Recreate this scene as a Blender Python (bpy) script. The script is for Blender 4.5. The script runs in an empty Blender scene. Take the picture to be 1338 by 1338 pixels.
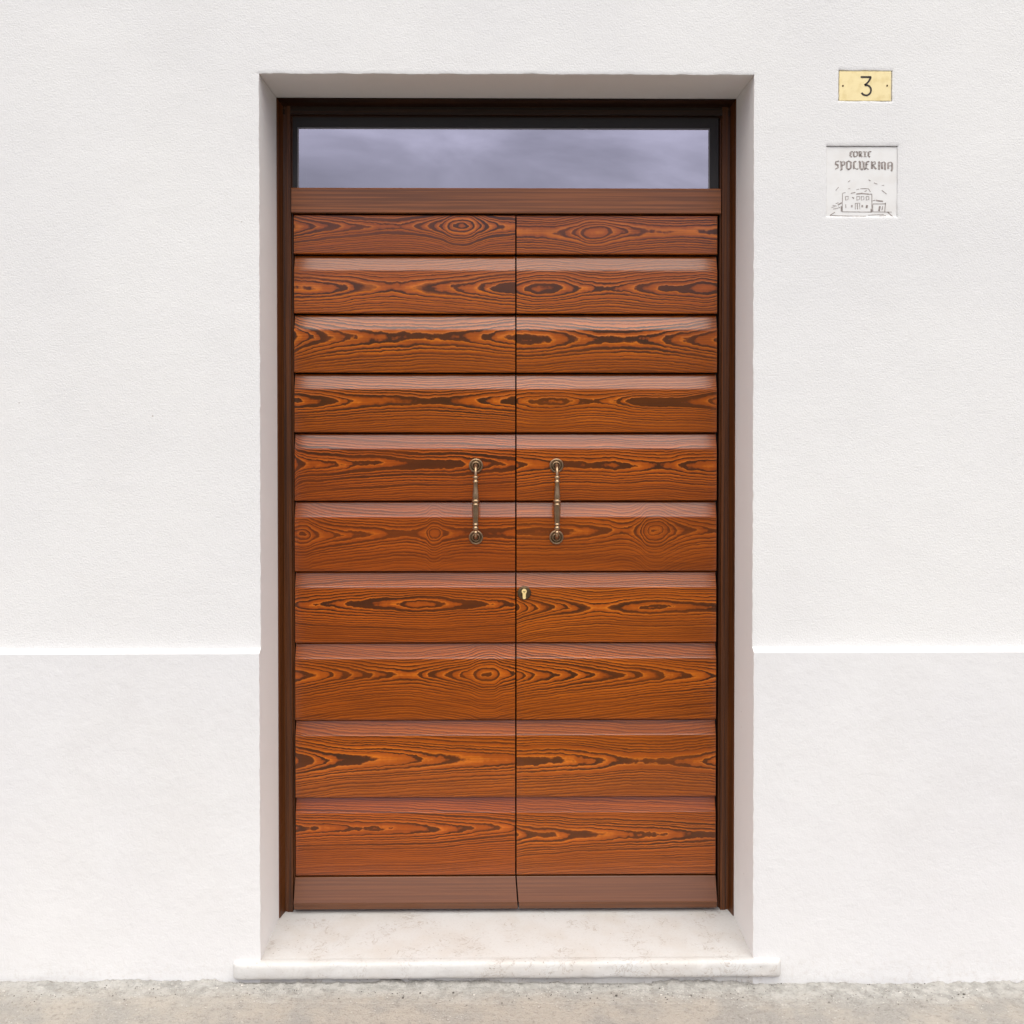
import bpy, bmesh, math, random
from mathutils import Vector, noise as mnoise
random.seed(7)
S = bpy.context.scene
COL = S.collection

# ---------------------------------------------------------------- camera
cam = bpy.data.cameras.new("camera"); camo = bpy.data.objects.new("camera", cam); COL.objects.link(camo)
camo.location = (-0.0058, -2.85, 1.5329)
camo.rotation_euler = (math.pi/2 - 0.0144, 0.0, -0.010)
cam.sensor_width = 36; cam.lens = 36.0
cam.shift_x = -0.0006; cam.shift_y = -0.0857
cam.clip_start = 0.05; cam.clip_end = 1000
S.camera = camo
S.render.resolution_x = 1024; S.render.resolution_y = 1024
S.view_settings.view_transform = 'Standard'; S.view_settings.look = 'None'
S.view_settings.gamma = 1; S.view_settings.use_curve_mapping = False
S.view_settings.exposure = 0.20

# ---------------------------------------------------------------- node helper
class NT:
    def __init__(s, tree): s.t = tree; s.n = tree.nodes; s.l = tree.links
    def node(s, typ, **kw):
        nd = s.n.new(typ)
        for k, v in kw.items(): setattr(nd, k, v)
        return nd
    def put(s, sock, v):
        if v is None: return
        if hasattr(v, 'is_output') or isinstance(v, bpy.types.NodeSocket): s.l.new(v, sock)
        else:
            try: sock.default_value = v
            except Exception: sock.default_value = tuple(v) + (1.0,)
    def m(s, op, a, b=None, c=None, clamp=False):
        nd = s.node('ShaderNodeMath', operation=op, use_clamp=clamp)
        s.put(nd.inputs[0], a); s.put(nd.inputs[1], b)
        if c is not None: s.put(nd.inputs[2], c)
        return nd.outputs[0]
    def comb(s, x, y, z=0.0):
        nd = s.node('ShaderNodeCombineXYZ'); s.put(nd.inputs[0], x); s.put(nd.inputs[1], y); s.put(nd.inputs[2], z)
        return nd.outputs[0]
    def sep(s, v):
        nd = s.node('ShaderNodeSeparateXYZ'); s.put(nd.inputs[0], v); return nd.outputs
    def map(s, v, scale=(1, 1, 1), loc=(0, 0, 0)):
        nd = s.node('ShaderNodeMapping'); s.put(nd.inputs[0], v)
        nd.inputs['Scale'].default_value = scale; nd.inputs['Location'].default_value = loc
        return nd.outputs[0]
    def noise(s, v, scale=5, detail=2, rough=.5, dist=0.0):
        nd = s.node('ShaderNodeTexNoise'); s.put(nd.inputs['Vector'], v); s.put(nd.inputs['Scale'], scale)
        s.put(nd.inputs['Detail'], detail); s.put(nd.inputs['Roughness'], rough); s.put(nd.inputs['Distortion'], dist)
        return nd.outputs['Fac']
    def vor(s, v, scale=5, feature='F1', out='Distance'):
        nd = s.node('ShaderNodeTexVoronoi', feature=feature); s.put(nd.inputs['Vector'], v); s.put(nd.inputs['Scale'], scale)
        return nd.outputs[out]
    def ramp(s, f, stops, interp='LINEAR'):
        nd = s.node('ShaderNodeValToRGB'); cr = nd.color_ramp; cr.interpolation = interp
        while len(cr.elements) < len(stops): cr.elements.new(.5)
        for e, (p, c) in zip(cr.elements, stops):
            e.position = p; e.color = (c, c, c, 1) if isinstance(c, (int, float)) else (*c, 1)
        s.put(nd.inputs[0], f); return nd.outputs[0]
    def mix(s, f, a, b, blend='MIX'):
        nd = s.node('ShaderNodeMix', data_type='RGBA', blend_type=blend)
        s.put(nd.inputs[0], f); s.put(nd.inputs[6], a); s.put(nd.inputs[7], b); return nd.outputs[2]
    def rng(s, v, a, b, c, d, smooth=True):
        nd = s.node('ShaderNodeMapRange', interpolation_type='SMOOTHSTEP' if smooth else 'LINEAR')
        for i, q in enumerate((v, a, b, c, d)): s.put(nd.inputs[i], q)
        return nd.outputs[0]
    def bump(s, h, strength=.3, dist=.002, normal=None):
        nd = s.node('ShaderNodeBump'); s.put(nd.inputs['Height'], h)
        nd.inputs['Strength'].default_value = strength; nd.inputs['Distance'].default_value = dist
        if normal is not None: s.put(nd.inputs['Normal'], normal)
        return nd.outputs[0]

def C4(c): return (*c, 1.0)

# ---------------------------------------------------------------- sky + light (overcast day)
SUN_EL = math.radians(55); SUN_AZ = math.radians(8)      # soft light from high up behind the camera
w = bpy.data.worlds.new("World"); S.world = w; w.use_nodes = True
t = NT(w.node_tree); w.node_tree.nodes.clear()
sky = t.node('ShaderNodeTexSky', sky_type='NISHITA', sun_disc=False)
sky.sun_elevation = SUN_EL; sky.sun_rotation = math.pi - SUN_AZ
tc = t.node('ShaderNodeTexCoord').outputs['Generated']
el = t.sep(tc)[2]
clouds = t.noise(t.map(tc, (1.6, 1.6, 5.0), (3.1, 0.4, 1.7)), 2.2, 6, .55, .6)
grad = t.ramp(t.m('MAXIMUM', el, 0.0), [(0.0, (5.2, 4.9, 5.7)), (0.26, (8.7, 8.3, 11.2)), (0.36, (8.8, 8.3, 8.6)), (0.60, (23.8, 22.9, 21.4)), (1.0, (26.4, 25.9, 24.2))])
cl = t.ramp(clouds, [(.32, .66), (.5, .95), (.66, 1.32)])
cloudcol = t.mix(1.0, grad, cl, 'MULTIPLY')
skc = t.mix(0.88, sky.outputs[0], cloudcol)
bg = t.node('ShaderNodeBackground'); t.put(bg.inputs[0], skc); bg.inputs[1].default_value = 0.10
ow = t.node('ShaderNodeOutputWorld'); t.l.new(bg.outputs[0], ow.inputs[0])

sl = bpy.data.lights.new("sun", 'SUN'); sl.energy = 1.0; sl.angle = math.radians(50); sl.color = (1.0, .97, .93)
so = bpy.data.objects.new("sun", sl); COL.objects.link(so)
dv = Vector((math.sin(SUN_AZ)*math.cos(SUN_EL), -math.cos(SUN_AZ)*math.cos(SUN_EL), math.sin(SUN_EL)))
so.rotation_euler = dv.to_track_quat('Z', 'Y').to_euler(); so.location = dv*20

# ---------------------------------------------------------------- object helpers
def tag(o, label=None, cat=None, group=None, kind=None):
    if label: o['label'] = label
    if cat: o['category'] = cat
    if group: o['group'] = group
    if kind: o['kind'] = kind
    return o
def empty(name, loc, label, cat):
    o = bpy.data.objects.new(name, None); COL.objects.link(o); o.location = loc
    o.empty_display_size = .1
    return tag(o, label, cat)
class MB:
    """collects world-space verts / faces; build() makes ONE mesh object whose origin sits at `org`"""
    def __init__(s): s.v = []; s.f = []; s.mi = []; s.uv = {}; s.sm = []
    def face(s, pts, mi=0, uv=None, smooth=False):
        i = len(s.v); s.v += [tuple(p) for p in pts]; s.f.append(tuple(range(i, i+len(pts)))); s.mi.append(mi); s.sm.append(smooth)
        if uv: s.uv[len(s.f)-1] = uv
    def idx(s, verts, faces, mi=0, smooth=False):
        i = len(s.v); s.v += [tuple(p) for p in verts]
        for f in faces: s.f.append(tuple(i+k for k in f)); s.mi.append(mi); s.sm.append(smooth)
    def box(s, x0, x1, y0, y1, z0, z1, mi=0):
        v = [(x, y, z) for z in (z0, z1) for y in (y0, y1) for x in (x0, x1)]
        s.idx(v, [(0, 2, 3, 1), (4, 5, 7, 6), (0, 1, 5, 4), (2, 6, 7, 3), (1, 3, 7, 5), (0, 4, 6, 2)], mi)
    def prism_x(s, prof, x0, x1, mi=0, n=1, smooth=False, xfun=None):
        """closed profile [(y,z)] counter-clockwise seen from +x, extruded along x"""
        m = len(prof); vs = []
        for k in range(n+1):
            x = x0+(x1-x0)*k/n
            for (y, z) in prof: vs.append((x, y, z) if xfun is None else xfun(x, y, z))
        fs = [(k*m+i, (k+1)*m+i, (k+1)*m+(i+1) % m, k*m+(i+1) % m) for k in range(n) for i in range(m)]
        fs = [tuple(reversed(f)) for f in fs]
        s.idx(vs, fs, mi, smooth)
        s.idx([vs[i] for i in range(m)], [tuple(reversed(range(m)))], mi)
        s.idx([vs[n*m+i] for i in range(m)], [tuple(range(m))], mi)
    def lathe(s, prof, cx, cy, cz, axis='y', seg=32, mi=0, smooth=True, caps=True):
        """prof [(r, h)], axis y: h runs towards the viewer (-y)"""
        vs = []; m = len(prof)
        for (r, h) in prof:
            for k in range(seg):
                a = 2*math.pi*k/seg
                if axis == 'y': vs.append((cx+r*math.cos(a), cy-h, cz+r*math.sin(a)))
                else: vs.append((cx+r*math.cos(a), cy+r*math.sin(a), cz+h))
        fs = [(i*seg+k, i*seg+(k+1) % seg, (i+1)*seg+(k+1) % seg, (i+1)*seg+k) for i in range(m-1) for k in range(seg)]
        if caps: fs.append(tuple(range((m-1)*seg, m*seg))); fs.append(tuple(reversed(range(seg))))
        s.idx(vs, fs, mi, smooth)
    def tube(s, pts, rads, seg=14, mi=0):
        pts = [Vector(p) for p in pts]; vs = []
        up = Vector((1, 0, 0))
        for i, p in enumerate(pts):
            d = (pts[min(i+1, len(pts)-1)]-pts[max(i-1, 0)]).normalized()
            a = up; b = d.cross(a).normalized()
            for k in range(seg):
                q = 2*math.pi*k/seg; vs.append(p+rads[i]*(a*math.cos(q)+b*math.sin(q)))
        n = len(pts)
        fs = [(i*seg+k, i*seg+(k+1) % seg, (i+1)*seg+(k+1) % seg, (i+1)*seg+k) for i in range(n-1) for k in range(seg)]
        fs.append(tuple(reversed(range(seg)))); fs.append(tuple(range((n-1)*seg, n*seg)))
        s.idx(vs, fs, mi, True)
    def build(s, name, mats, parent=None, org=(0, 0, 0), weld=False, recalc=False, bevel=0):
        me = bpy.data.meshes.new(name); o3 = Vector(org)
        me.from_pydata([tuple(Vector(p)-o3) for p in s.v], [], s.f)
        if not isinstance(mats, (list, tuple)): mats = [mats]
        for m in mats: me.materials.append(m)
        me.polygons.foreach_set('material_index', s.mi); me.polygons.foreach_set('use_smooth', s.sm)
        if s.uv:
            ul = me.uv_layers.new(name='UVMap')
            for fi, uvs in s.uv.items():
                p = me.polygons[fi]
                for li, q in zip(p.loop_indices, uvs): ul.data[li].uv = q
        if weld or recalc:
            bm = bmesh.new(); bm.from_mesh(me)
            if weld: bmesh.ops.remove_doubles(bm, verts=bm.verts, dist=1e-5)
            if recalc: bmesh.ops.recalc_face_normals(bm, faces=bm.faces)
            bm.to_mesh(me); bm.free()
        me.update()
        ob = bpy.data.objects.new(name, me); COL.objects.link(ob)
        if parent is not None:
            ob.parent = parent
            pl = Vector((0, 0, 0)); q = parent
            while q is not None: pl += Vector(q.location); q = q.parent
            ob.location = o3-pl
        else: ob.location = o3
        if bevel:
            b = ob.modifiers.new('bevel', 'BEVEL'); b.width = bevel; b.segments = 2; b.limit_method = 'ANGLE'
        return ob

def mat(name):
    m = bpy.data.materials.new(name); m.use_nodes = True
    nt = NT(m.node_tree); p = m.node_tree.nodes['Principled BSDF']
    return m, nt, p

# ---------------------------------------------------------------- materials
def plaster(name, fine, coarse, base=(.80, .795, .79), stain=.08):
    m, t, p = mat(name)
    g = t.node('ShaderNodeNewGeometry').outputs['Position']
    n1 = t.noise(g, 210, 3, .6); n2 = t.noise(g, 38, 3, .5); n3 = t.noise(t.map(g, (1, 1, 1.15)), 7, 4, .6); n4 = t.noise(g, 1.3, 2, .5)
    dirt = t.rng(n4, .35, .7, 0.0, 1.0)
    col = t.mix(dirt, C4(base), C4((base[0]*.955, base[1]*.955, base[2]*.965)))
    tone = t.noise(t.map(g, (1, 1, .6), (5, 2, 8)), 2.6, 5, .65)
    col = t.mix(t.rng(tone, .42, .72, 0, stain), col, C4((.62, .60, .575)))
    fleck = t.m('MULTIPLY', t.rng(t.vor(g, 16), .03, .05, 1, 0), t.rng(t.noise(g, 5, 2), .6, .66, 0, .7))
    col = t.mix(fleck, col, C4((.35, .30, .26)))
    spot = t.rng(n3, .62, .75, 0, .10)
    col = t.mix(spot, col, C4((.70, .68, .65)))
    sp = t.sep(g)
    # weathered dirt just above the pavement
    base_d = t.m('MULTIPLY', t.rng(sp[2], -.075, .05, 1.0, 0.0), t.rng(t.noise(g, 55, 6, .75), .46, .72, 0, .42))
    col = t.mix(base_d, col, C4((.52, .47, .42)))
    t.put(p.inputs['Base Color'], col)
    t.put(p.inputs['Roughness'], .88); p.inputs['Specular IOR Level'].default_value = .25
    h = t.m('ADD', t.m('MULTIPLY', n1, fine), t.m('ADD', t.m('MULTIPLY', n2, coarse), t.m('MULTIPLY', n3, coarse*1.5)))
    t.put(p.inputs['Normal'], t.bump(h, .6, .004))
    return m
M_upper = plaster('plaster_stippled', .55, .32, (.805, .805, .797))
M_plinth = plaster('plaster_trowelled', .25, .48, (.775, .775, .777), .16)
M_reveal = plaster('plaster_smooth', .12, .12, (.85, .845, .83), .03)
M_ledge = plaster('plaster_ledge', .1, .12, (.86, .86, .855))

def stone_mat():
    m, t, p = mat('white_stone')
    g = t.node('ShaderNodeNewGeometry').outputs['Position']
    n1 = t.noise(g, 7, 4, .6); n2 = t.noise(g, 60, 4, .65, .5)
    col = t.mix(t.rng(n1, .4, .7, 0, 1), C4((.635, .63, .62)), C4((.60, .575, .545)))
    vein = t.m('MULTIPLY', t.rng(t.m('ABSOLUTE', t.m('SUBTRACT', t.noise(g, 26, 3, .6, 1.2), .5)), 0, .020, 1, 0), t.rng(t.noise(g, 9, 2, .5), .47, .60, 0, .75))
    col = t.mix(vein, col, C4((.42, .36, .31)))
    pit = t.m('MULTIPLY', t.rng(t.vor(g, 75), .08, .16, 1, 0), t.rng(t.noise(g, 14, 2, .5), .46, .58, 0, .8))
    col = t.mix(t.rng(t.noise(g, 140, 4, .7), .5, .75, 0, .35), col, C4((.45, .41, .37)))
    col = t.mix(pit, col, C4((.33, .28, .24)))
    t.put(p.inputs['Base Color'], col); t.put(p.inputs['Roughness'], .7)
    h = t.m('SUBTRACT', t.m('MULTIPLY', n2, .5), t.m('ADD', t.m('MULTIPLY', pit, .8), t.m('MULTIPLY', vein, .5)))
    t.put(p.inputs['Normal'], t.bump(h, .5, .003))
    return m
M_stone = stone_mat()

def ground_mat(name, c1, c2, c3, speck, k1=None, k2=None):
    m, t, p = mat(name)
    g = t.node('ShaderNodeNewGeometry').outputs['Position']
    n1 = t.noise(g, 6.5, 5, .65); n2 = t.noise(g, 170, 3, .7); n3 = t.noise(g, 30, 4, .6)
    col = t.mix(t.rng(n1, .38, .64, 0, 1), C4(c1), C4(c2))
    if k1:      # greyish cement smear that fades out some 10 cm from the wall
        yy = t.m('ADD', t.sep(g)[1], t.m('MULTIPLY', t.m('SUBTRACT', t.noise(t.map(g, (1, 2, 1)), 5.5, 4, .6), .5), .16))
        grey = t.mix(t.rng(n3, .4, .62, 0, 1), C4(k1), C4(k2))
        col = t.mix(t.rng(yy, -.13, -.05, 0, 1), col, grey)
    col = t.mix(t.rng(n2, .45, .72, 0, .6), col, C4(c3))
    col = t.mix(t.rng(t.noise(t.map(g, loc=(4, 2, 9)), 75, 4, .7), .50, .72, 0, .5), col, C4((.20, .18, .16)))
    dark = t.m('MULTIPLY', t.rng(t.vor(g, 130), .12, .25, 1, 0), t.rng(t.noise(g, 45, 2), .5, .6, 0, speck))
    col = t.mix(dark, col, C4((.07, .06, .05)))
    lite = t.m('MULTIPLY', t.rng(t.vor(t.map(g, loc=(3, 5, 1)), 95), .14, .28, 1, 0), t.rng(t.noise(g, 25, 2), .55, .63, 0, .5))
    col = t.mix(lite, col, C4((.66, .64, .61)))
    crack = t.m('MULTIPLY', t.rng(n3, .60, .70, 0, 1), .25)
    col = t.mix(crack, col, C4((.17, .15, .13)))
    t.put(p.inputs['Base Color'], col); t.put(p.inputs['Roughness'], .92)
    h = t.m('ADD', t.m('MULTIPLY', n2, .8), t.m('MULTIPLY', n3, 1.0))
    t.put(p.inputs['Normal'], t.bump(h, 1.0, .006))
    return m
M_ground = ground_mat('pavement_concrete', (.43, .385, .335), (.34, .32, .295), (.46, .43, .39), .5, (.47, .455, .43), (.34, .33, .31))
M_mortar = ground_mat('added_kerb_stone', (.42, .40, .37), (.35, .34, .32), (.48, .46, .44), .9)

def metal(name, c, c2, rough=.35):
    m, t, p = mat(name)
    g = t.node('ShaderNodeTexCoord').outputs['Object']
    n = t.noise(g, 55, 2, .5)
    t.put(p.inputs['Base Color'], t.mix(t.rng(n, .35, .65, 0, .8), C4(c), C4(c2)))
    p.inputs['Metallic'].default_value = .9
    t.put(p.inputs['Roughness'], t.rng(n, .3, .7, rough, rough+.1))
    t.put(p.inputs['Normal'], t.bump(n, .05, .001))
    return m
M_bronze = metal('aged_bronze', (.44, .30, .18), (.28, .185, .11), .27)
M_darkbronze = metal('dark_bronze', (.17, .115, .062), (.10, .065, .036), .4)
M_brasscyl = metal('polished_brass', (1.0, .78, .36), (.95, .70, .30), .35); M_brasscyl.node_tree.nodes['Principled BSDF'].inputs['Metallic'].default_value = .25
def simple(name, c, rough=.6, metallic=0.0):
    m, t, p = mat(name); p.inputs['Base Color'].default_value = C4(c)
    p.inputs['Roughness'].default_value = rough; p.inputs['Metallic'].default_value = metallic; return m
M_black = simple('black_gap', (.006, .005, .004), .9)
M_gasket = simple('rubber_gasket', (.022, .020, .022), .55)
M_spacer = simple('aluminium_spacer', (.30, .29, .31), .5, .3)
M_room = simple('dark_interior', (.035, .03, .03), .9)
M_ink = simple('black_enamel', (.02, .014, .012), .5)

def plate_brass():
    m, t, p = mat('engraved_brass_plate')
    g = t.node('ShaderNodeTexCoord').outputs['Object']
    n = t.noise(g, 45, 3, .5)
    t.put(p.inputs['Base Color'], t.mix(t.rng(n, .45, .7, 0, .6), C4((.86, .73, .40)), C4((.72, .58, .27))))
    p.inputs['Metallic'].default_value = .25; p.inputs['Roughness'].default_value = .42
    t.put(p.inputs['Normal'], t.bump(n, .05, .002)); return m
M_plate = plate_brass()
def engraved():
    m, t, p = mat('engraved_grey')
    g = t.node('ShaderNodeTexCoord').outputs['Object']
    n = t.noise(g, 180, 3, .6)
    t.put(p.inputs['Base Color'], t.ramp(n, [(.3, (.20, .165, .15)), (.7, (.46, .42, .40))]))
    p.inputs['Roughness'].default_value = .8; return m
M_engrave = engraved()

# glass pane: a real clear, reflecting double-glazed pane in front of a dark room
def glass_mat():
    m, t, p = mat('window_glass')
    t.n.remove(p)
    out = [n for n in t.n if n.type == 'OUTPUT_MATERIAL'][0]
    tr = t.node('ShaderNodeBsdfTransparent'); tr.inputs[0].default_value = (.75, .75, .77, 1)
    gl = t.node('ShaderNodeBsdfGlossy'); gl.inputs['Roughness'].default_value = .0; gl.inputs[0].default_value = (1, 1, 1, 1)
    g = t.node('ShaderNodeNewGeometry').outputs['Position']
    nb = t.bump(t.noise(g, 3.0, 1, .4), .06, .01)
    t.put(gl.inputs['Normal'], nb)
    fr = t.node('ShaderNodeFresnel'); fr.inputs[0].default_value = 4.1
    mx = t.node('ShaderNodeMixShader'); t.put(mx.inputs[0], t.m('MULTIPLY', fr.outputs[0], t.m('SUBTRACT', 1.0, t.node('ShaderNodeNewGeometry').outputs['Backfacing']))); t.l.new(tr.outputs[0], mx.inputs[1]); t.l.new(gl.outputs[0], mx.inputs[2])
    t.l.new(mx.outputs[0], out.inputs[0]); return m
M_glass = glass_mat()

# ---- flat-sawn larch grain as a node group: F = ring number of the cut surface
def grain_group():
    g = bpy.data.node_groups.new('wood_grain', 'ShaderNodeTree')
    I = g.interface
    for nm, dv in (('H', 0.0), ('X', 0.0), ('Z', 0.0), ('Seed', 0.0), ('Contrast', 1.0), ('Tint', 0.0), ('Spacing', .008), ('Heart', .03)):
        sk = I.new_socket(nm, in_out='INPUT', socket_type='NodeSocketFloat'); sk.default_value = dv
    I.new_socket('Color', in_out='OUTPUT', socket_type='NodeSocketColor')
    I.new_socket('Height', in_out='OUTPUT', socket_type='NodeSocketFloat')
    t = NT(g); gi = t.node('NodeGroupInput').outputs; go = t.node('NodeGroupOutput')
    X, Z, sd = gi['X'], gi['Z'], gi['Seed']
    def nz(sx, sz, det=2, off=0.0, rough=.5):
        return t.m('SUBTRACT', t.noise(t.comb(t.m('MULTIPLY', X, sx), t.m('MULTIPLY', Z, sz), t.m('ADD', sd, off)), 1.0, det, rough), .5)
    wz = t.m('ADD', Z, t.m('ADD', t.m('MULTIPLY', nz(3.0, 5.0), .020), t.m('MULTIPLY', nz(16, 45, 2, 5.3), .0035)))
    r = t.m('SQRT', t.m('ADD', t.m('MULTIPLY', wz, wz), t.m('MULTIPLY', gi['Heart'], gi['Heart'])))
    rr = t.m('DIVIDE', t.m('SUBTRACT', r, gi['Heart']), gi['Spacing'])
    F = t.m('ADD', rr, gi['H'])
    F = t.m('ADD', F, t.m('MULTIPLY', nz(7, 16, 2, 9.1), 1.0))
    F = t.m('ADD', F, t.m('MULTIPLY', nz(28, 95, 3, 2.7, .6), .50))
    F = t.m('ADD', F, t.m('MULTIPLY', nz(36, 26, 2, 21.3, .6), .60))
    F = t.m('ADD', F, t.m('MULTIPLY', t.m('SUBTRACT', t.noise(t.comb(t.m('MULTIPLY', F, .75), sd, 3.3), 1.0, 1), .5), 1.7))
    fr = t.m('FRACT', F)
    pale = (.72, .190, .010); orange = (.49, .106, .0045); mid = (.225, .047, .0017); dark = (.052, .0170, .0030)
    col = t.ramp(fr, [(0.0, dark), (.25, (.064, .020, .0034)), (.32, (.15, .036, .004)), (.39, pale), (.58, orange), (.86, (.38, .078, .0035)), (.97, (.14, .030, .003)), (1.0, dark)])
    az = t.m('ABSOLUTE', Z)
    fall = t.rng(t.m('ADD', az, t.m('MULTIPLY', nz(5, 12, 2, 4.4), .05)), .024, .095, 1.0, .44)
    fac = t.m('MULTIPLY', fall, gi['Contrast'])
    fac = t.m('MULTIPLY', fac, t.rng(nz(3.5, 9, 2, 13.0), -.3, .25, .6, 1.15))
    fine = t.noise(t.comb(t.m('MULTIPLY', X, 7.0), t.m('MULTIPLY', Z, 420.0), sd), 1.0, 3, .6)
    fine2 = t.noise(t.comb(t.m('MULTIPLY', X, 2.2), t.m('MULTIPLY', Z, 60.0), sd), 1.0, 3, .6)
    field = t.mix(t.rng(fine2, .35, .65, 0, 1), C4(mid), C4((.315, .0690, .0028)))
    col = t.mix(fac, field, col)
    col = t.mix(t.rng(fine, .35, .75, 0, .42), col, C4((.085, .021, .004)))
    redder = t.mix(1.0, col, C4((.92, .72, .8)), 'MULTIPLY')
    paler = t.mix(.08, col, C4((.33, .12, .05)))
    col = t.mix(t.m('MAXIMUM', gi['Tint'], 0.0), col, redder)
    col = t.mix(t.m('MAXIMUM', t.m('MULTIPLY', gi['Tint'], -1.0), 0.0), col, paler)
    t.put(go.inputs['Color'], col)
    lines = t.rng(fr, .35, .5, 1.0, 0.0)
    t.put(go.inputs['Height'], t.m('ADD', t.m('MULTIPLY', t.m('MULTIPLY', lines, fac), .6), t.m('MULTIPLY', fine, .35)))
    return g
GRAIN = grain_group()

def coat(p, t, height, rough, ior, bs=.25):
    p.inputs['IOR'].default_value = ior; t.put(p.inputs['Roughness'], rough)
    t.put(p.inputs['Normal'], t.bump(height, bs, .0012))

def board_mat(name, L, pts, seed, contrast, tint, spacing=.008, heart=.03, rough=.17):
    """pts: (u along the board 0..1, ring offset) -> a Float Curve that places eyes, cathedrals and knots"""
    m, t, p = mat(name)
    uv = t.node('ShaderNodeUVMap').outputs[0]
    s3 = t.sep(uv); X, Z = s3[0], s3[1]
    fc = t.node('ShaderNodeFloatCurve'); cu = fc.mapping.curves[0]
    fc.mapping.use_clip = False
    q = [(u, (h+3)/12) for u, h in pts]
    cu.points[0].location = q[0]; cu.points[1].location = q[-1]
    for a in q[1:-1]: cu.points.new(*a)
    fc.mapping.update()
    t.put(fc.inputs['Value'], t.m('DIVIDE', X, L))
    H = t.m('SUBTRACT', t.m('MULTIPLY', fc.outputs[0], 12.0), 3.0)
    gg = t.node('ShaderNodeGroup'); gg.node_tree = GRAIN
    for k, v in (('H', H), ('X', X), ('Z', Z), ('Seed', seed), ('Contrast', contrast), ('Tint', tint), ('Spacing', spacing), ('Heart', heart*1.15)): t.put(gg.inputs[k], v)
    t.put(p.inputs['Base Color'], gg.outputs['Color'])
    coat(p, t, gg.outputs['Height'], rough, 1.52, .16)
    return m

def plain_wood(name, mul, axis, seed, ior=1.5, rough=.38, desat=0.0, con=1.0):
    """quarter-sawn straight grain for frame, rail and drip rail"""
    m, t, p = mat(name)
    g = t.sep(t.node('ShaderNodeNewGeometry').outputs['Position'])
    A, B = (g[0], g[2]) if axis == 'x' else (g[2], g[0])
    B = t.m('ADD', B, t.m('MULTIPLY', g[1], .7))
    n1 = t.noise(t.comb(t.m('MULTIPLY', A, 1.6), t.m('MULTIPLY', B, 150.0), seed), 1, 3, .55, .3)
    n2 = t.noise(t.comb(t.m('MULTIPLY', A, 5.0), t.m('MULTIPLY', B, 420.0), seed), 1, 3, .6)
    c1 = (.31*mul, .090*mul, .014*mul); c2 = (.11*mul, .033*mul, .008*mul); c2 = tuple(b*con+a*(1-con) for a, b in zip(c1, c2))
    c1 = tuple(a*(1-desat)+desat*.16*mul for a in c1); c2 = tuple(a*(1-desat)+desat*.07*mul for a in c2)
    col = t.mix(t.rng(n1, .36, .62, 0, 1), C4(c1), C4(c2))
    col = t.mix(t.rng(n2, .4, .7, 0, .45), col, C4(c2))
    t.put(p.inputs['Base Color'], col)
    coat(p, t, n2, rough, ior, .15)
    return m
M_frame = plain_wood('stained_frame_wood', .45, 'z', 3.0, 1.45, .42)
M_head = plain_wood('stained_shaded_head_wood', .13, 'x', 5.0, 1.45, .42)  # dark stain, with the shade under the soffit also put into the colour
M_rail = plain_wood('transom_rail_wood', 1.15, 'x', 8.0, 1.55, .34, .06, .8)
M_drip = plain_wood('drip_rail_wood', .55, 'x', 11.0, 1.58, .3, .06, .45)

# ================================================================= THE HOUSE WALL
XL, XR, ZT = -.679, .6939, 2.4621          # door opening
YB = .300                                   # back of the reveal
LEDGE_T, LEDGE_B, PO = .868, .857, -.018   # plinth ledge
FL, FR, YF, YL = -.6790, .6950, .219, .264
PLAQ = (.896, 1.095, 2.070, 2.2655)         # stone name plaque recess
NUMP = (.9292, 1.0785, 2.390, 2.4745)       # brass number plate recess
def n3(x, y, z): return mnoise.noise(Vector((x, y, z)))

wall = empty('house_wall', (0, 0, -.07), 'white rendered house wall with a raised plinth around the recessed wooden door', 'wall'); wall['kind'] = 'thing'

def cuts(lo, hi, fine_lo, fine_hi, step, marks):
    xs = [lo, (lo+fine_lo)/2, fine_lo]
    n = int(round((fine_hi-fine_lo)/step))
    xs += [fine_lo+(fine_hi-fine_lo)*i/n for i in range(1, n+1)] + [(hi+fine_hi)/2, hi]
    for mk in marks:   # snap the nearest cut line on each hole edge
        i = min(range(len(xs)), key=lambda k: abs(xs[k]-mk)); xs[i] = mk
    for mk in marks:
        for e in (-.0022, .0022):
            if mk > -.05: xs.append(mk+e)
    return sorted(xs)
xs = cuts(-5.0, 5.0, -1.55, 1.6, .0125, [XL, XR, PLAQ[0], PLAQ[1], NUMP[0], NUMP[1]])
zs = cuts(-.09, 5.6, -.0899, 2.9, .0115, [0.0, LEDGE_T, LEDGE_B, ZT, PLAQ[2], PLAQ[3], NUMP[2], NUMP[3], -.065])
zs = sorted(set(zs)); xs = sorted(set(xs))
holes = [(XL, XR, -1.0, ZT), (*PLAQ,), (*NUMP,)]
def inhole(x, z):
    for k, (a, b, c, d) in enumerate(holes):
        if a < x < b and c < z < d: return k
    return None
def wy(z):
    if z >= LEDGE_T-1e-6: return 0.0
    if z <= LEDGE_B+1e-6: return PO
    return PO*(LEDGE_T-z)/(LEDGE_T-LEDGE_B)
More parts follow.
